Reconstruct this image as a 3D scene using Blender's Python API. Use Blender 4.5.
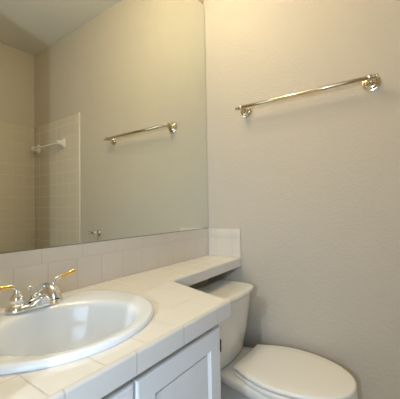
import bpy, bmesh, math
from mathutils import Vector, Matrix

# ------------------------------------------------------------------ reset
for o in list(bpy.data.objects):
    bpy.data.objects.remove(o)
S = bpy.context.scene
COL = S.collection
Z0 = 0.83                      # height of the counter above the floor

# ------------------------------------------------------------------ camera
cd = bpy.data.cameras.new('camera')
cam = bpy.data.objects.new('camera', cd)
COL.objects.link(cam)
cd.sensor_width = 36.0
cd.lens = 293.12 / 400 * 36.0
cd.clip_start = 0.01
Fv = Vector((0.81740977, 0.57547417, 0.02589891))
Rv = Vector((0.57594967, -0.81729802, -0.01749079))
Uv = Rv.cross(Fv)
m = Matrix((Rv, Uv, -Fv)).transposed().to_4x4()
m.translation = Vector((-1.4951, -0.9946, 0.2908 + Z0))
cam.matrix_world = m
S.camera = cam

# ------------------------------------------------------------------ light
w = bpy.data.worlds.new('world')
S.world = w
w.use_nodes = True
w.node_tree.nodes['Background'].inputs[0].default_value = (0.75, 0.85, 1.0, 1)
w.node_tree.nodes['Background'].inputs[1].default_value = 0.3


def lamp(name, kind, loc, energy, color, size=0.05, target=None, size_y=None):
    d = bpy.data.lights.new(name, kind)
    d.energy = energy
    d.color = color
    if kind == 'AREA':
        d.size = size
        if size_y:
            d.shape = 'RECTANGLE'
            d.size_y = size_y
    else:
        d.shadow_soft_size = size
    o = bpy.data.objects.new(name, d)
    COL.objects.link(o)
    o.location = loc
    if target is not None:
        o.rotation_euler = (Vector(target) - Vector(loc)).to_track_quat('-Z', 'Y').to_euler()
    return o


WARM = (1.0, 0.87, 0.60)
COOL = (0.73, 0.865, 1.0)
FILL = (0.53, 0.76, 1.05)  # tint of the added fill lamp
# warm bulbs above the mirror
lamp('vanity_bulb', 'POINT', (-0.58, -0.16, Z0 + 1.66), 5.5, WARM, 0.05)
lamp('vanity_bulb', 'POINT', (-0.86, -0.16, Z0 + 1.66), 6.5, WARM, 0.05)
lamp('vanity_bulb', 'POINT', (-1.14, -0.16, Z0 + 1.66), 6.5, WARM, 0.05)
# cool light arriving through the open doorway
lamp('doorway_light', 'POINT', (-2.40, -0.95, Z0 + 0.50), 37.0, COOL, 0.016)

fl = lamp('hall_fill', 'AREA', (-1.92, -1.15, Z0 + 0.10), 4.3, FILL, 0.85, (-1.12, -0.40, Z0 - 0.10), 1.5)  # added soft cool fill, brightens sink, splash and cabinet doors; no actual fixture
fl.data.spread = math.radians(90)

vs = S.view_settings
vs.view_transform = 'Standard'
vs.look = 'None'
vs.gamma = 1.0
vs.use_curve_mapping = False
vs.exposure = 0.15


# ------------------------------------------------------------------ materials
def nm(name):
    mt = bpy.data.materials.new(name)
    mt.use_nodes = True
    return mt, mt.node_tree, mt.node_tree.nodes['Principled BSDF']


def N(nt, typ, **kw):
    n = nt.nodes.new(typ)
    for k, v in kw.items():
        setattr(n, k, v)
    return n


def plain(name, col, rough=0.5, metal=0.0, var=0.03, scale=6.0, coat=0.0, bump=0.0, bscale=60.0, spec=0.5):
    """a colour with a faint noise variation, optional fine bump"""
    mt, nt, b = nm(name)
    tc = N(nt, 'ShaderNodeTexCoord')
    no = N(nt, 'ShaderNodeTexNoise')
    no.inputs['Scale'].default_value = scale
    no.inputs['Detail'].default_value = 2.0
    nt.links.new(tc.outputs['Object'], no.inputs['Vector'])
    mx = N(nt, 'ShaderNodeMix', data_type='RGBA')
    mx.inputs[6].default_value = (*[c * (1 - var) for c in col], 1)
    mx.inputs[7].default_value = (*[min(1, c * (1 + var)) for c in col], 1)
    nt.links.new(no.outputs['Fac'], mx.inputs[0])
    nt.links.new(mx.outputs[2], b.inputs['Base Color'])
    b.inputs['Roughness'].default_value = rough
    b.inputs['Metallic'].default_value = metal
    b.inputs['Coat Weight'].default_value = coat
    b.inputs['Specular IOR Level'].default_value = spec
    if bump:
        n2 = N(nt, 'ShaderNodeTexNoise')
        n2.inputs['Scale'].default_value = bscale
        n2.inputs['Detail'].default_value = 3.0
        nt.links.new(tc.outputs['Object'], n2.inputs['Vector'])
        bp = N(nt, 'ShaderNodeBump')
        bp.inputs['Strength'].default_value = bump
        bp.inputs['Distance'].default_value = 0.004
        nt.links.new(n2.outputs['Fac'], bp.inputs['Height'])
        nt.links.new(bp.outputs['Normal'], b.inputs['Normal'])
    return mt


def tile(name, col, grout, axes, origin, size, rough=0.18, gw=0.0020):
    """square tiles: grout lines at origin + k*size along the two given world axes"""
    mt, nt, b = nm(name)
    tc = N(nt, 'ShaderNodeTexCoord')
    sp = N(nt, 'ShaderNodeSeparateXYZ')
    nt.links.new(tc.outputs['Object'], sp.inputs[0])
    masks, cells = [], []
    for a, o, s in zip(axes, origin, size):
        if a is None:
            continue
        sub = N(nt, 'ShaderNodeMath', operation='SUBTRACT')
        nt.links.new(sp.outputs[a], sub.inputs[0])
        sub.inputs[1].default_value = o - s / 2
        dv = N(nt, 'ShaderNodeMath', operation='DIVIDE')
        nt.links.new(sub.outputs[0], dv.inputs[0])
        dv.inputs[1].default_value = s
        fl = N(nt, 'ShaderNodeMath', operation='FLOOR')
        nt.links.new(dv.outputs[0], fl.inputs[0])
        fr = N(nt, 'ShaderNodeMath', operation='FRACT')
        nt.links.new(dv.outputs[0], fr.inputs[0])
        d5 = N(nt, 'ShaderNodeMath', operation='SUBTRACT')
        nt.links.new(fr.outputs[0], d5.inputs[0])
        d5.inputs[1].default_value = 0.5
        ab = N(nt, 'ShaderNodeMath', operation='ABSOLUTE')
        nt.links.new(d5.outputs[0], ab.inputs[0])
        mr = N(nt, 'ShaderNodeMapRange')
        mr.inputs[1].default_value = gw * 0.5 / s
        mr.inputs[2].default_value = gw * 1.3 / s
        mr.inputs[3].default_value = 1.0
        mr.inputs[4].default_value = 0.0
        nt.links.new(ab.outputs[0], mr.inputs[0])
        masks.append(mr.outputs[0])
        cells.append(dv.outputs[0])
    if len(masks) == 2:
        mxm = N(nt, 'ShaderNodeMath', operation='MAXIMUM')
        nt.links.new(masks[0], mxm.inputs[0])
        nt.links.new(masks[1], mxm.inputs[1])
        mask = mxm.outputs[0]
    else:
        mask = masks[0]
    no = N(nt, 'ShaderNodeTexNoise')
    no.inputs['Scale'].default_value = 7.0
    nt.links.new(tc.outputs['Object'], no.inputs['Vector'])
    m0 = N(nt, 'ShaderNodeMix', data_type='RGBA')
    m0.inputs[6].default_value = (*[c * 0.97 for c in col], 1)
    m0.inputs[7].default_value = (*[min(1, c * 1.03) for c in col], 1)
    nt.links.new(no.outputs['Fac'], m0.inputs[0])
    mx = N(nt, 'ShaderNodeMix', data_type='RGBA')
    nt.links.new(m0.outputs[2], mx.inputs[6])
    mx.inputs[7].default_value = (*grout, 1)
    nt.links.new(mask, mx.inputs[0])
    nt.links.new(mx.outputs[2], b.inputs['Base Color'])
    rm = N(nt, 'ShaderNodeMapRange')
    rm.inputs[3].default_value = rough
    rm.inputs[4].default_value = 0.8
    nt.links.new(mask, rm.inputs[0])
    nt.links.new(rm.outputs[0], b.inputs['Roughness'])
    bp = N(nt, 'ShaderNodeBump', invert=True)
    bp.inputs['Strength'].default_value = 0.4
    bp.inputs['Distance'].default_value = 0.001
    nt.links.new(mask, bp.inputs['Height'])
    nt.links.new(bp.outputs['Normal'], b.inputs['Normal'])
    return mt


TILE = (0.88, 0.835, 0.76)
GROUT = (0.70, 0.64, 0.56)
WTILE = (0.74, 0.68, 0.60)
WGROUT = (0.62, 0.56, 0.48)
M = {}
M['paint'] = plain('wall_paint', (0.60, 0.535, 0.445), 0.55, bump=0.45, bscale=95, var=0.015, spec=0.3)
M['ceil'] = plain('ceiling_paint', (0.76, 0.745, 0.71), 0.8, bump=0.2, bscale=90, var=0.01, spec=0.2)
M['floor'] = tile('floor_tile', (0.42, 0.36, 0.29), (0.30, 0.26, 0.21), (0, 1), (0, 0), (0.3, 0.3), 0.35, 0.004)
M['white'] = plain('trim_paint', (0.80, 0.79, 0.76), 0.4, var=0.01)
M['deck'] = tile('counter_tile', TILE, (0.68, 0.615, 0.525), (0, 1), (-1.042, -0.4265), (0.1055, 0.1065), 0.16)
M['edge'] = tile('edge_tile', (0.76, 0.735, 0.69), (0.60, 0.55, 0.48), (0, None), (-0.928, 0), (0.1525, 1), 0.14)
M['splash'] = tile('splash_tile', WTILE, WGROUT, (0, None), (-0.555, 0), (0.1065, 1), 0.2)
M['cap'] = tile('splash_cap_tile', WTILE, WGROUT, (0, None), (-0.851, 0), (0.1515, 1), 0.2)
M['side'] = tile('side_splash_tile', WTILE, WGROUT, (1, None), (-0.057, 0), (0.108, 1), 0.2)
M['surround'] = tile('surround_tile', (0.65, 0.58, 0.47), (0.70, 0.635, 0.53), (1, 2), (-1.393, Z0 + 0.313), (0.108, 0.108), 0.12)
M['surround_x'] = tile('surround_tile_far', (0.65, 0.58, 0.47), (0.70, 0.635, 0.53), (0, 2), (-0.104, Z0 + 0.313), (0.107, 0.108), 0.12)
M['grout'] = plain('grout', GROUT, 0.9)
M['cab'] = plain('cabinet_paint', (0.83, 0.83, 0.82), 0.3, var=0.008)
M['wood'] = plain('raw_wood', (0.22, 0.14, 0.08), 0.7, var=0.2, scale=12)
M['sink'] = plain('sink_porcelain', (0.90, 0.935, 0.975), 0.12, var=0.004, coat=0.3)
M['toilet'] = plain('toilet_porcelain', (0.86, 0.835, 0.77), 0.08, var=0.004, coat=0.2)
M['seat'] = plain('seat_plastic', (0.92, 0.885, 0.82), 0.2, var=0.004)
M['ceramic'] = plain('ceramic', (0.82, 0.79, 0.72), 0.12, var=0.01)
M['chrome'] = plain('chrome', (0.86, 0.86, 0.85), 0.07, metal=1.0, var=0.02)
M['nickel'] = plain('nickel', (0.74, 0.65, 0.50), 0.13, metal=1.0, var=0.03)
M['brass'] = plain('brass', (0.90, 0.62, 0.22), 0.15, metal=1.0, var=0.03)
M['black'] = plain('hinge_metal', (0.05, 0.045, 0.04), 0.4, metal=0.6)
M['edgeglass'] = plain('mirror_edge', (0.28, 0.31, 0.27), 0.15)
mt, nt, b = nm('mirror_silver')
no = N(nt, 'ShaderNodeTexNoise')
no.inputs['Scale'].default_value = 2.0
mx = N(nt, 'ShaderNodeMix', data_type='RGBA')
mx.inputs[6].default_value = (0.80, 0.83, 0.765, 1)
mx.inputs[7].default_value = (0.815, 0.84, 0.78, 1)
nt.links.new(no.outputs['Fac'], mx.inputs[0])
nt.links.new(mx.outputs[2], b.inputs['Base Color'])
b.inputs['Metallic'].default_value = 1.0
b.inputs['Roughness'].default_value = 0.0
M['mirror'] = mt


# ------------------------------------------------------------------ mesh helpers
def finish(name, bm, mat, parent=None, smooth=None):
    bmesh.ops.recalc_face_normals(bm, faces=bm.faces)
    me = bpy.data.meshes.new(name)
    bm.to_mesh(me)
    bm.free()
    if smooth is not None:
        me.shade_smooth()
        me.set_sharp_from_angle(angle=math.radians(smooth))
    for mm in (mat if isinstance(mat, (list, tuple)) else [mat]):
        me.materials.append(mm)
    o = bpy.data.objects.new(name, me)
    COL.objects.link(o)
    if parent is not None:
        o.parent = parent
        if parent.type == 'EMPTY':
            o.matrix_parent_inverse = Matrix.Translation(-parent.location)
    return o


def tag(o, label, cat, group=None):
    o['label'] = label
    o['category'] = cat
    if group:
        o['group'] = group
    return o


def empty(name, loc, label, cat, group=None):
    o = bpy.data.objects.new(name, None)
    COL.objects.link(o)
    o.location = loc
    o.empty_display_size = 0.05
    return tag(o, label, cat, group)


def struct(name, bm, mat, smooth=None):
    o = finish(name, bm, mat, None, smooth)
    o['kind'] = 'structure'
    return o


def add_box(bm, x0, x1, y0, y1, z0, z1, bev=0.0, seg=2):
    vs_ = [bm.verts.new(p) for p in ((x0, y0, z0), (x1, y0, z0), (x1, y1, z0), (x0, y1, z0),
                                     (x0, y0, z1), (x1, y0, z1), (x1, y1, z1), (x0, y1, z1))]
    fs = [bm.faces.new([vs_[i] for i in f]) for f in ((0, 3, 2, 1), (4, 5, 6, 7), (0, 1, 5, 4),
                                                      (1, 2, 6, 5), (2, 3, 7, 6), (3, 0, 4, 7))]
    if bev:
        es = list({e for f in fs for e in f.edges})
        bmesh.ops.bevel(bm, geom=es, offset=bev, segments=seg, affect='EDGES', profile=0.5)
    return bm


def box(*a, **k):
    return add_box(bmesh.new(), *a, **k)


def add_loft(bm, loops, cap0=True, cap1=True, closed=True):
    rings = [[bm.verts.new(p) for p in lp] for lp in loops]
    n = len(rings[0])
    for a, b2 in zip(rings, rings[1:]):
        for i in range(n if closed else n - 1):
            j = (i + 1) % n
            bm.faces.new((a[i], a[j], b2[j], b2[i]))
    if cap0:
        bm.faces.new(rings[0][::-1])
    if cap1:
        bm.faces.new(rings[-1])
    return bm


def add_lathe(bm, origin, axis, prof, seg=24):
    """prof: (distance along axis, radius)"""
    ax = Vector(axis).normalized()
    u = ax.orthogonal().normalized()
    v = ax.cross(u)
    loops = []
    for d, r in prof:
        c = Vector(origin) + ax * d
        loops.append([c + (u * math.cos(t) + v * math.sin(t)) * max(r, 1e-5)
                      for t in (2 * math.pi * i / seg for i in range(seg))])
    return add_loft(bm, loops)


def add_tube(bm, pts, radii, seg=16, flat=None):
    """tube along pts; flat: list of (width factor, height factor) for oval sections (world up = height)"""
    pts = [Vector(p) for p in pts]
    loops = []
    for i, p in enumerate(pts):
        t = (pts[min(i + 1, len(pts) - 1)] - pts[max(i - 1, 0)]).normalized()
        up = Vector((0, 0, 1)) if abs(t.z) < 0.95 else Vector((0, -1, 0))
        s = t.cross(up).normalized()
        n = s.cross(t).normalized()
        r = radii[i] if isinstance(radii, (list, tuple)) else radii
        fw, fh = flat[i] if flat else (1, 1)
        loops.append([p + s * math.cos(a) * r * fw + n * math.sin(a) * r * fh
                      for a in (2 * math.pi * k / seg for k in range(seg))])
    return add_loft(bm, loops)


def smoothpath(ctrl, n=6):
    """Catmull-Rom through tuples of any length"""
    out = []
    c = [ctrl[0]] + list(ctrl) + [ctrl[-1]]
    for i in range(1, len(c) - 2):
        for k in range(n):
            t = k / n
            out.append(tuple(0.5 * ((2 * p1) + (-p0 + p2) * t + (2 * p0 - 5 * p1 + 4 * p2 - p3) * t * t
                                    + (-p0 + 3 * p1 - 3 * p2 + p3) * t ** 3)
                             for p0, p1, p2, p3 in zip(c[i - 1], c[i], c[i + 1], c[i + 2])))
    out.append(tuple(ctrl[-1]))
    return out


# ------------------------------------------------------------------ the room
XL, YF, H = -1.50, -2.16, Z0 + 1.911
WR = 0.004
struct('floor', box(-3.0, 0.2, -2.6, 1.0, -0.05, 0.0), M['floor'])
struct('ceiling', box(-3.0, 0.2, -2.6, 1.0, H, H + 0.05), M['ceil'])
struct('wall_right', box(WR, 0.15, YF - 0.2, 0.15, 0, H), M['paint'])
struct('wall_back', box(-1.6, WR, 0.007, 0.15, 0, H), M['paint'])
struct('wall_front', box(-1.6, WR, YF - 0.15, YF, 0, H), M['paint'])
bm = bmesh.new()
DOOR0, DOOR1, DH = -0.57, -1.287, 2.40
add_box(bm, -1.6, XL, DOOR0, 0.007, 0, H)
add_box(bm, -1.6, XL, YF, DOOR1, 0, H)
add_box(bm, -1.6, XL, DOOR1, DOOR0, DH, H)
struct('wall_left', bm, M['paint'])
struct('wall_hall', box(-3.0, -2.9, -2.6, 1.0, 0, H), M['paint'])
bm = box(-2.9, -1.6, 0.9, 1.0, 0, H)
add_box(bm, -2.9, -1.6, -2.6, -2.5, 0, H)
add_box(bm, -1.7, -1.6, 0.15, 0.9, 0, H)
struct('wall_hall_ends', bm, M['paint'])
struct('baseboard_right', box(WR - 0.012, WR, -1.33, -0.01, 0, 0.085, bev=0.003), M['white'])

# tiled tub surround with its rounded edge strips
TT = Z0 + 1.142
TE = -1.341
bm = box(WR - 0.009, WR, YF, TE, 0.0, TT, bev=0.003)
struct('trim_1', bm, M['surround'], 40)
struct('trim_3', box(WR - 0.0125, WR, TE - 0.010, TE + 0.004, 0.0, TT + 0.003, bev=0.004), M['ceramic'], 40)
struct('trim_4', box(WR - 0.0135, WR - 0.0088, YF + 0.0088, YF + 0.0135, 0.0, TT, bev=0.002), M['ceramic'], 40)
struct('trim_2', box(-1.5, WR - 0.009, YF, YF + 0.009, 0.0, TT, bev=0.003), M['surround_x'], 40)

# ------------------------------------------------------------------ mirror
SP = 0.1611
mir = empty('wall_mirror', (-0.75, 0, Z0 + SP), 'large frameless wall mirror above the tile backsplash and sink', 'mirror')
mbm = bmesh.new()
mx0, mx1, mz0, mz1 = XL + 0.004, 0.0032, Z0 + SP + 0.0005, Z0 + 1.545


def mrect(i, y):
    return [Vector((mx0 + i, y, mz0 + i)), Vector((mx1 - i, y, mz0 + i)), Vector((mx1 - i, y, mz1 - i)), Vector((mx0 + i, y, mz1 - i))]


add_loft(mbm, [mrect(0, 0.006), mrect(0, 0.0022), mrect(0.003, 0.0)])
for f in mbm.faces:
    f.normal_update()
    f.material_index = 0 if f.calc_center_median().y < 1e-5 else 1
finish('mirror_glass', mbm, [M['mirror'], M['edgeglass']], mir)

# ------------------------------------------------------------------ counter
SC = (-1.08, -0.26)


def sup(a, b_front, b_back, n_front, n_back, cx, cy, z, k=72):
    pts = []
    for i in range(k):
        t = 2 * math.pi * i / k
        c, s = math.cos(t), math.sin(t)
        n, b_ = (n_back, b_back) if s > 0 else (n_front, b_front)
        pts.append(Vector((cx + a * math.copysign(abs(c) ** (2 / n), c), cy + b_ * math.copysign(abs(s) ** (2 / n), s), z)))
    return pts


def arc_resample(pts, k=96):
    P = pts + [pts[0]]
    L = [0]
    for a, b_ in zip(P, P[1:]):
        L.append(L[-1] + (b_ - a).length)
    out = []
    j = 0
    for i in range(k):
        d = L[-1] * i / k
        while L[j + 1] < d:
            j += 1
        t = (d - L[j]) / (L[j + 1] - L[j])
        out.append(P[j].lerp(P[j + 1], t))
    return out


OUT = arc_resample(sup(0.248, 0.221, 0.205, 2.0, 3.2, *SC, 0, 200))
INN = [Vector((-1.08 + 0.167 * math.copysign(abs(p.x) ** 1, p.x), -0.297 + 0.152 * p.y, 0)) for p in
       [Vector((math.cos(2 * math.pi * i / 96), math.sin(2 * math.pi * i / 96), 0)) for i in range(96)]]


def ring(t, z):
    return [Vector((a.x + (b_.x - a.x) * t, a.y + (b_.y - a.y) * t, Z0 + z)) for a, b_ in zip(OUT, INN)]


counter = empty('vanity_countertop', (-0.75, -0.25, Z0),
                'cream square tile countertop with narrow ledge over the toilet tank', 'countertop')
CL = XL + 0.002
path = [(0.0, -0.2195), (-0.601, -0.2245), (-0.6965, -0.541), (CL, -0.5395)]   # front edge from right to left


def offset(path, d):
    """offset polyline outward (towards the room) by d, mitred"""
    out = []
    P = [Vector(p) for p in path]
    for i, p in enumerate(P):
        ns = []
        for a, b_ in ((i - 1, i), (i, i + 1)):
            if a >= 0 and b_ < len(P):
                t = (P[b_] - P[a]).normalized()
                ns.append(Vector((-t.y, t.x)))
        if len(ns) == 1:
            out.append(p + ns[0] * d)
        else:
            mm = (ns[0] + ns[1]).normalized()
            out.append(p + mm * d / mm.dot(ns[0]))
    return out


R_ = 0.007
inner = offset(path, -R_ - 0.004)
# top deck with the sink cut out
bm = bmesh.new()
outer = [Vector((CL, -0.002, Z0)), *[Vector((p.x, p.y, Z0)) for p in inner[::-1]], Vector((0.0, -0.002, Z0))]
ov = [bm.verts.new(p) for p in outer]
hv = [bm.verts.new(p) for p in ring(0.36, 0.0)]
es = [bm.edges.new((ov[i], ov[(i + 1) % len(ov)])) for i in range(len(ov))]
es += [bm.edges.new((hv[i], hv[(i + 1) % len(hv)])) for i in range(len(hv))]
bmesh.ops.triangle_fill(bm, use_beauty=True, use_dissolve=False, edges=es)
r = bmesh.ops.extrude_face_region(bm, geom=list(bm.faces))
bmesh.ops.translate(bm, vec=(0, 0, -0.036), verts=[g for g in r['geom'] if isinstance(g, bmesh.types.BMVert)])
finish('tile_deck', bm, M['deck'], counter)
# rounded front edge trim swept along the front path
prof = [(-R_ - 0.004, -0.0445), (-R_ - 0.004, 0.0)]
for k in range(7):
    a = math.pi / 2 * (1 - k / 6)
    prof.append((-R_ + R_ * math.cos(a), -R_ + R_ * math.sin(a) + 0.0006))
prof += [(0.0, -0.046), (-0.003, -0.0485), (-R_ - 0.004, -0.0485)]
rails = [[Vector((p.x, p.y, Z0 + z)) for p in offset(path, d)] for d, z in prof]
bm = bmesh.new()
add_loft(bm, [[rl[i] for rl in rails] for i in range(len(path))])
finish('edge_trim', bm, M['edge'], counter, 35)
# backsplash: a row of square tiles with a row of cap tiles on top
ROW = 0.1125
finish('backsplash', box(CL, -0.005, -0.003, 0.006, Z0 + 0.0005, Z0 + ROW - 0.0001, bev=0.0006, seg=1), M['splash'], counter)
finish('backsplash_cap', box(CL, -0.005, -0.003, 0.006, Z0 + ROW + 0.0001, Z0 + SP, bev=0.0007), M['cap'], counter)
finish('side_splash', box(-0.005, WR - 0.0005, -0.218, -0.0035, Z0 + 0.0005, Z0 + ROW - 0.0051, bev=0.0006, seg=1), M['side'], counter)
finish('side_splash_cap', box(-0.005, WR - 0.0005, -0.218, -0.0035, Z0 + ROW - 0.0049, Z0 + SP, bev=0.0008), M['side'], counter, 40)

# ------------------------------------------------------------------ sink
sink = empty('sink', (-1.08, -0.26, Z0), 'white oval drop-in sink set in the tiled counter below the faucet', 'sink')
loops = [ring(0, 0.0006), ring(-0.03, 0.003), ring(-0.03, 0.0065), ring(0.02, 0.0115), ring(0.10, 0.0145), ring(0.25, 0.0152),
         ring(0.55, 0.0140), ring(0.80, 0.0125), ring(0.93, 0.0085), ring(1.0, 0.001)]
IC = Vector((-1.08, -0.298, 0))


def bowl(s, z, k=0.0):
    return [Vector((IC.x + (p.x - IC.x) * s, IC.y + k + (p.y - IC.y) * s, Z0 + z)) for p in INN]


for s_, z_, k_ in ((0.98, -0.008, 0), (0.95, -0.025, 0), (0.91, -0.050, 0.001), (0.84, -0.082, 0.003), (0.73, -0.108, 0.006), (0.56, -0.128, 0.01),
                   (0.35, -0.139, 0.014), (0.16, -0.144, 0.016), (0.13, -0.150, 0.016)):
    loops.append(bowl(s_, z_, k_))
# outer shell of the bowl hanging below the counter, so the basin is a closed body
loops = [bowl(0.15, -0.164, 0.016), bowl(0.62, -0.142, 0.01), bowl(0.86, -0.105, 0.003), bowl(0.98, -0.055), bowl(1.01, -0.02),
         ring(0.80, -0.004), ring(0.42, -0.002), ring(0.38, 0.0004)] + loops
bm = bmesh.new()
add_loft(bm, loops)
finish('basin', bm, M['sink'], sink, 60)
bm = bmesh.new()
add_lathe(bm, (-1.08, -0.281, Z0 - 0.1495), (0, 0, 1), [(0, 0.019), (0.004, 0.021), (0.0055, 0.019), (0.004, 0.014), (0.0065, 0.012), (0.0085, 0.006), (0.009, 0.0)])
finish('drain', bm, M['chrome'], sink, 40)

# ------------------------------------------------------------------ faucet
ZL = Z0 + 0.0155
fau = empty('faucet', (-1.08, -0.105, ZL), 'chrome centerset faucet with brass lever grips on the sink ledge', 'faucet')
FY = -0.114
# base plate: a rounded bar joining both handle towers
bp = []
for i in range(48):
    t = 2 * math.pi * i / 48
    c, s = math.cos(t), math.sin(t)
    bp.append((0.078 * math.copysign(abs(c) ** 0.55, c), 0.027 * math.copysign(abs(s) ** 0.75, s)))
bm = bmesh.new()
add_loft(bm, [[Vector((-1.08 + x * k, FY + y * k2, ZL + z)) for x, y in bp] for k, k2, z in
              ((1, 1, 0.0002), (1.0, 1.0, 0.006), (0.985, 0.95, 0.010), (0.94, 0.82, 0.0135), (0.85, 0.6, 0.015))])
finish('base_plate', bm, M['chrome'], fau, 50)
# spout
bm = bmesh.new()
sp = smoothpath([(-1.08, FY + 0.010, ZL + 0.008, 0.026, 1.0), (-1.08, FY - 0.006, ZL + 0.022, 0.0245, 1.1), (-1.08, FY - 0.028, ZL + 0.035, 0.0215, 1.35),
                 (-1.08, FY - 0.056, ZL + 0.045, 0.0180, 1.65), (-1.08, FY - 0.080, ZL + 0.050, 0.0155, 1.5), (-1.08, FY - 0.094, ZL + 0.045, 0.0138, 1.2), (-1.08, FY - 0.101, ZL + 0.034, 0.0125, 1.0)], 5)
add_tube(bm, [q[:3] for q in sp], [q[3] for q in sp], 24, [(1, q[4]) for q in sp])
spout = finish('spout', bm, M['chrome'], fau, 60)
bm = bmesh.new()
add_lathe(bm, (-1.08, FY - 0.101, ZL + 0.036), (0, -0.08, -1), [(0, 0.0125), (0.001, 0.0135), (0.010, 0.0135), (0.012, 0.0115), (0.012, 0.0)])
finish('aerator', bm, M['nickel'], spout, 40)
# lift rod behind the spout
bm = bmesh.new()
add_lathe(bm, (-1.08, FY + 0.036, ZL), (0, 0, 1), [(0, 0.004), (0.002, 0.004), (0.003, 0.003), (0.038, 0.003), (0.042, 0.005), (0.048, 0.008), (0.052, 0.008), (0.054, 0.005), (0.0545, 0.0)], 16)
finish('lift_rod', bm, M['chrome'], fau, 40)
for sx in (-1, 1):
    hx = -1.08 + sx * 0.051
    bm = bmesh.new()
    add_lathe(bm, (hx, FY, ZL + 0.001), (0, 0, 1), [(0, 0.0255), (0.008, 0.025), (0.014, 0.0225), (0.018, 0.0175), (0.020, 0.0150), (0.022, 0.0150), (0.024, 0.0175),
                                                    (0.030, 0.0185), (0.037, 0.0175), (0.042, 0.0140), (0.046, 0.0095), (0.050, 0.0080), (0.055, 0.0075), (0.058, 0.0060), (0.059, 0.0)])
    tw = finish('handle', bm, M['chrome'], fau, 40)
    e0, gx, tilt = (0.006, 0.012, 0.06) if sx < 0 else (0.010, 0.024, 0.20)
    bm = bmesh.new()
    lv = smoothpath([(hx, FY, ZL + 0.050, 0.0068), (hx + sx * e0 * 0.4, FY, ZL + 0.059, 0.006), (hx + sx * e0, FY + 0.001, ZL + 0.0650, 0.0056), (hx + sx * (gx + 0.003), FY + 0.002, ZL + 0.0680, 0.0054)], 5)
    add_tube(bm, [q[:3] for q in lv], [q[3] for q in lv], 14)
    lev = finish('lever', bm, M['chrome'], tw, 60)
    bm = bmesh.new()
    add_lathe(bm, (hx + sx * gx, FY + 0.002, ZL + 0.0677), (sx, 0.04, tilt), [(0, 0.005), (0.001, 0.0066), (0.004, 0.0066), (0.006, 0.0058), (0.040, 0.0064), (0.045, 0.0074), (0.049, 0.0064), (0.051, 0.003), (0.0515, 0.0)], 16)
    g = finish('grip', bm, M['brass'], tw, 40)
    g['label'] = 'polished brass lever grip'

fau.location.x += 0.006

# ------------------------------------------------------------------ vanity cabinet
cab = empty('vanity_cabinet', (-1.1, -0.25, 0), 'white vanity cabinet with recessed panel doors under the tiled counter', 'cabinet')
CR, CT, CF = -0.732, Z0 - 0.050, -0.498
bm = bmesh.new()
add_box(bm, CR - 0.016, CR, CF, -0.002, 0.0, CT)
add_box(bm, CL, CL + 0.016, CF, -0.002, 0.0, CT)
add_box(bm, CL + 0.016, CR - 0.016, CF, -0.002, 0.095, 0.111)
add_box(bm, CL + 0.016, CR - 0.016, CF + 0.07, CF + 0.085, 0.0, 0.095)
finish('carcass', bm, M['cab'], cab)
bm = bmesh.new()
add_box(bm, CL + 0.016, CR - 0.016, CF + 0.001, CF + 0.019, CT - 0.06, CT - 0.0005)
add_box(bm, CL + 0.016, CR - 0.016, CF + 0.001, CF + 0.019, 0.111, 0.15)
for xa, xb in ((CL + 0.016, -1.42), (-1.09, -1.05), (CR - 0.05, CR - 0.016)):
    add_box(bm, xa, xb, CF + 0.001, CF + 0.019, 0.15, CT - 0.06)
finish('face_frame', bm, M['wood'], cab)


def rect(x0, x1, z0, z1, ins, y):
    return [Vector((x0 + ins, y, z0 + ins)), Vector((x1 - ins, y, z0 + ins)), Vector((x1 - ins, y, z1 - ins)), Vector((x0 + ins, y, z1 - ins))]


for x0, x1, hs in ((-1.0625, -0.7235, 1), (-1.415, -1.0685, -1)):
    z0, z1 = 0.125, Z0 - 0.0735
    yb, yf = CF, CF - 0.021
    bm = bmesh.new()
    L = [rect(x0, x1, z0, z1, 0.05, yb), rect(x0, x1, z0, z1, 0, yb), rect(x0, x1, z0, z1, 0, yf + 0.005), rect(x0, x1, z0, z1, 0.002, yf + 0.0015), rect(x0, x1, z0, z1, 0.006, yf),
         rect(x0, x1, z0, z1, 0.053, yf), rect(x0, x1, z0, z1, 0.056, yf + 0.003), rect(x0, x1, z0, z1, 0.062, yf + 0.008), rect(x0, x1, z0, z1, 0.064, yf + 0.012)]
    add_loft(bm, L, cap0=False, cap1=False)
    d = finish('door', bm, M['cab'], cab)
    bm = box(x0 + 0.0645, x1 - 0.0645, yf + 0.0065, yf + 0.018, z0 + 0.0645, z1 - 0.0645)
    pn = finish('door_panel', bm, M['cab'], d)
    for zz in (z1 - 0.06, z0 + 0.05):
        bm = bmesh.new()
        xh = x1 + 0.0025 if hs > 0 else x0 - 0.0025
        add_lathe(bm, (xh, yf + 0.004, zz - 0.02), (0, 0, 1), [(0, 0.0), (0.001, 0.003), (0.003, 0.0042), (0.036, 0.0042), (0.038, 0.003), (0.039, 0)], 12)
        hg = finish('hinge', bm, M['black'], d, 40)
        hg['label'] = 'dark metal hinge'

# ------------------------------------------------------------------ toilet
TX = -0.225
toi = empty('toilet', (TX, -0.45, 0), 'off-white two-piece toilet with closed lid, tank tucked under the counter ledge', 'toilet')


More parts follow.
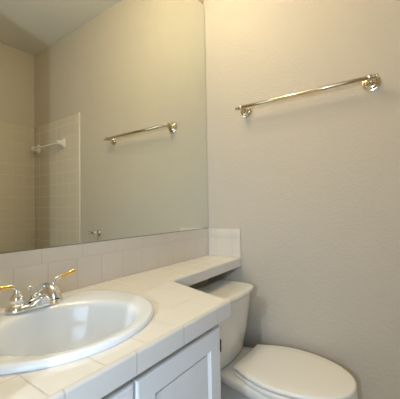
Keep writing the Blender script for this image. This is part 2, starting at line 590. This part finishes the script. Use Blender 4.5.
def egg(hb, hw, yb, ym, yf, z, k=26, inset=0.0, straight=0.0, pb=1.0):
    """outline from the back edge (half width hb) widening to hw at ym, closing in a rounded tip at yf"""
    hb, hw, yb, yf = hb - inset, hw - inset, yb - inset, yf + inset
    side = []
    ys = yb - straight
    if straight:
        side.append((hb, yb))
    for i in range(k):
        s = i / k
        side.append((hb + (hw - hb) * math.sin(math.pi / 2 * s) ** pb, ys + (ym - ys) * s))
    for i in range(k + 1):
        a = math.pi / 2 * i / k
        side.append((hw * abs(math.cos(a)) ** 0.94, ym + (yf - ym) * math.sin(a)))
    pts = [Vector((TX + x, y, z)) for x, y in side]
    pts += [Vector((TX - x, y, z)) for x, y in side[-2::-1]]
    return pts


def lidloops(z0, z1, r, **k):
    L = [egg(z=z0, inset=r * 0.5, **k), egg(z=z0 + r * 0.35, inset=0, **k), egg(z=z1 - r, inset=0, **k)]
    for a in (30, 60, 90):
        aa = math.radians(a)
        L.append(egg(z=z1 - r + r * math.sin(aa), inset=r * (1 - math.cos(aa)), **k))
    L.append(egg(z=z1 + 0.002, inset=0.05, **k))
    L.append(egg(z=z1 + 0.003, inset=0.10, **k))
    return L


E_ = dict(hb=0.124, hw=0.184, yb=-0.352, ym=-0.545, yf=-0.818)
bm = bmesh.new()
add_loft(bm, lidloops(0.4065, 0.4225, 0.009, **E_))
finish('seat_lid', bm, M['seat'], toi, 50)
E2 = dict(hb=0.130, hw=0.188, yb=-0.362, ym=-0.548, yf=-0.818)
bm = bmesh.new()
add_loft(bm, lidloops(0.386, 0.4045 - 0.003, 0.008, **E2))
finish('seat', bm, M['seat'], toi, 50)
for sx in (-1, 1):
    bm = bmesh.new()
    add_lathe(bm, (TX + sx * 0.075 - 0.02, -0.352, 0.396), (1, 0, 0), [(0, 0.0), (0.0005, 0.008), (0.002, 0.010), (0.038, 0.010), (0.0395, 0.008), (0.04, 0.0)], 16)
    finish('seat_hinge', bm, M['seat'], toi, 40)
# bowl with the deck that carries the tank
bm = bmesh.new()
B = []
for hb, hw, yb, ym, yf, z, pb in ((0.118, 0.122, -0.20, -0.36, -0.62, 0.001, 1), (0.120, 0.125, -0.195, -0.36, -0.625, 0.012, 1),
                                  (0.116, 0.121, -0.19, -0.36, -0.61, 0.06, 1), (0.114, 0.121, -0.18, -0.37, -0.60, 0.12, 1),
                                  (0.114, 0.122, -0.165, -0.40, -0.63, 0.18, 1), (0.108, 0.128, -0.150, -0.46, -0.69, 0.24, 1.1),
                                  (0.094, 0.150, -0.142, -0.53, -0.75, 0.29, 1.5), (0.105, 0.168, -0.138, -0.545, -0.79, 0.3280, 1.8),
                                  (0.118, 0.182, -0.136, -0.55, -0.812, 0.3400, 2.0), (0.126, 0.189, -0.135, -0.55, -0.820, 0.3510, 2.0),
                                  (0.127, 0.190, -0.135, -0.55, -0.822, 0.3680, 2.0), (0.124, 0.187, -0.137, -0.55, -0.819, 0.3780, 2.0),
                                  (0.117, 0.180, -0.143, -0.55, -0.813, 0.3840, 2.0), (0.08, 0.12, -0.17, -0.55, -0.70, 0.3845, 2.0)):
    B.append(egg(hb, hw, yb, ym, yf, z, pb=pb))
add_loft(bm, B)
finish('bowl', bm, M['toilet'], toi, 50)


def rrect(hw, yb, yf, r, bow, z, n=8, xc=TX - 0.043):
    """rounded rectangle with a bowed front"""
    pts = []
    for cx, cy, a0 in ((hw - r, yb - r, 0), (-(hw - r), yb - r, 90), (-(hw - r), yf + r, 180), (hw - r, yf + r, 270)):
        for i in range(n + 1):
            a = math.radians(a0 + 90 * i / n)
            pts.append([cx + r * math.cos(a), cy + r * math.sin(a)])
        if a0 == 180:
            for i in range(1, 12):
                pts.append([-(hw - r) + 2 * (hw - r) * i / 12, yf])
    ymid = (yb + yf) / 2
    out = []
    for x, y in pts:
        f = max(0.0, (ymid - y) / (ymid - yf))
        out.append(Vector((xc + x, y - bow * f * (1 - (x / hw) ** 2), z)))
    return out


bm = bmesh.new()
add_loft(bm, [rrect(0.150, -0.155, -0.268, 0.04, 0.022, 0.3852), rrect(0.162, -0.150, -0.276, 0.045, 0.024, 0.390), rrect(0.168, -0.148, -0.282, 0.045, 0.025, 0.405),
              rrect(0.180, -0.142, -0.300, 0.045, 0.028, 0.52), rrect(0.188, -0.138, -0.316, 0.045, 0.030, 0.66), rrect(0.189, -0.138, -0.318, 0.045, 0.030, 0.6950)])
finish('tank', bm, M['toilet'], toi, 50)
LD = dict(n=10)


def lidr(i, z):
    return rrect(0.194 - i, -0.130 - i, -0.336 + i, 0.045 - i * 0.6, 0.028, z, **LD)


bm = bmesh.new()
add_loft(bm, [lidr(0.006, 0.6955), lidr(0.002, 0.697), lidr(0.0, 0.700), lidr(0.0, 0.708), lidr(0.0015, 0.713), lidr(0.005, 0.716), lidr(0.010, 0.7175), lidr(0.03, 0.718)])
finish('tank_lid', bm, M['toilet'], toi, 50)

# ------------------------------------------------------------------ towel bar on the right wall
BZ = Z0 + 0.829
SO = 0.068
tb = empty('towel_bar', (WR, -0.577, BZ), 'polished nickel towel bar mounted on the beige wall above the toilet', 'towel bar')
YA, YB = -0.2723, -0.8823
bm = bmesh.new()
add_lathe(bm, (-SO, YA + 0.012, BZ), (0, -1, 0), [(0, 0.0092), (0.0005, 0.0096), (YA - YB + 0.0235, 0.0096), (YA - YB + 0.024, 0.0092)], 24)
finish('bar', bm, M['nickel'], tb, 40)
for y, s in ((YA, 1), (YB, -1)):
    bm = bmesh.new()
    add_lathe(bm, (WR - 0.010, y, BZ), (-1, 0, 0), [(0, 0.013), (0.004, 0.0115), (0.010, 0.009), (0.026, 0.0085), (0.040, 0.009), (0.045, 0.0115), (0.050, 0.0135), (0.058, 0.0145), (0.066, 0.0135), (0.072, 0.009), (0.0745, 0.004), (0.075, 0)])
    po = finish('post', bm, M['nickel'], tb, 40)
    bm = bmesh.new()
    add_lathe(bm, (WR, y, BZ), (-1, 0, 0), [(0.0002, 0.035), (0.003, 0.0365), (0.006, 0.0355), (0.007, 0.031), (0.010, 0.0305), (0.013, 0.028), (0.015, 0.023), (0.0155, 0.0195), (0.018, 0.018), (0.022, 0.013), (0.023, 0.0)], 32)
    ro = finish('rosette', bm, M['nickel'], po, 30)
    bm = bmesh.new()
    add_lathe(bm, (-SO, y + s * 0.012, BZ), (0, s, 0), [(0, 0.0088), (0.001, 0.011), (0.005, 0.011), (0.006, 0.008), (0.009, 0.0075), (0.012, 0.0105), (0.017, 0.0105), (0.021, 0.006), (0.022, 0)], 20)
    fn = finish('finial', bm, M['nickel'], po, 40)

# ------------------------------------------------------------------ small holder beside the tub tile (seen in the mirror)
HY, HZ = -1.08, Z0 + 0.095
hd = empty('paper_holder', (WR, HY, HZ), 'small chrome holder with a side arm on the wall, seen low in the mirror', 'holder')
bm = bmesh.new()
add_lathe(bm, (WR, HY, HZ), (-1, 0, 0), [(0.0002, 0.026), (0.003, 0.027), (0.006, 0.024), (0.010, 0.019), (0.014, 0.012), (0.016, 0.0)])
finish('rosette', bm, M['nickel'], hd, 35)
bm = bmesh.new()
add_lathe(bm, (WR - 0.012, HY, HZ), (-1, 0, 0), [(0, 0.009), (0.012, 0.0085), (0.016, 0.012), (0.022, 0.0175), (0.032, 0.0175), (0.040, 0.011), (0.043, 0.0)])
finish('post', bm, M['chrome'], hd, 40)
bm = bmesh.new()
add_lathe(bm, (WR - 0.039, HY - 0.008, HZ), (0, -1, 0), [(0, 0.007), (0.060, 0.007), (0.063, 0.010), (0.072, 0.0115), (0.080, 0.008), (0.082, 0)], 16)
finish('arm', bm, M['nickel'], hd, 40)
bm = bmesh.new()
ap = smoothpath([(WR - 0.039, HY, HZ - 0.012, 0.0055), (WR - 0.036, HY + 0.014, HZ - 0.032, 0.004), (WR - 0.024, HY + 0.024, HZ - 0.055, 0.0035)], 5)
add_tube(bm, [q[:3] for q in ap], [q[3] for q in ap], 12)
finish('hook', bm, M['chrome'], hd, 50)

# ------------------------------------------------------------------ ceramic bar in the tub surround (seen in the mirror)
CX = WR - 0.009
CZ = Z0 + 0.905
cb = empty('shower_towel_bar', (CX, -1.81, CZ), 'white ceramic towel bar on the tub tile wall, seen in the mirror', 'towel bar')
CA, CB = -1.585, -2.05
for y in (CA, CB):
    bm = bmesh.new()
    L = []
    for d, hy, hz in ((0.0, 0.028, 0.047), (0.007, 0.028, 0.047), (0.010, 0.026, 0.045), (0.014, 0.022, 0.036), (0.028, 0.019, 0.026), (0.045, 0.017, 0.020), (0.065, 0.016, 0.018), (0.072, 0.013, 0.015)):
        L.append([Vector((CX - d, y + hy * math.copysign(abs(math.cos(t)) ** 0.5, math.cos(t)), CZ + hz * math.copysign(abs(math.sin(t)) ** 0.5, math.sin(t))))
                  for t in (2 * math.pi * (i + 0.5) / 24 for i in range(24))])
    add_loft(bm, L)
    finish('mount', bm, M['ceramic'], cb, 40)
bm = bmesh.new()
add_lathe(bm, (CX - 0.052, CA, CZ), (0, -1, 0), [(0, 0.009), (CA - CB, 0.009)], 16)
finish('bar', bm, M['ceramic'], cb, 40)

# sub-parts already share their part's frame: keep them where they were modelled
bpy.context.view_layer.update()
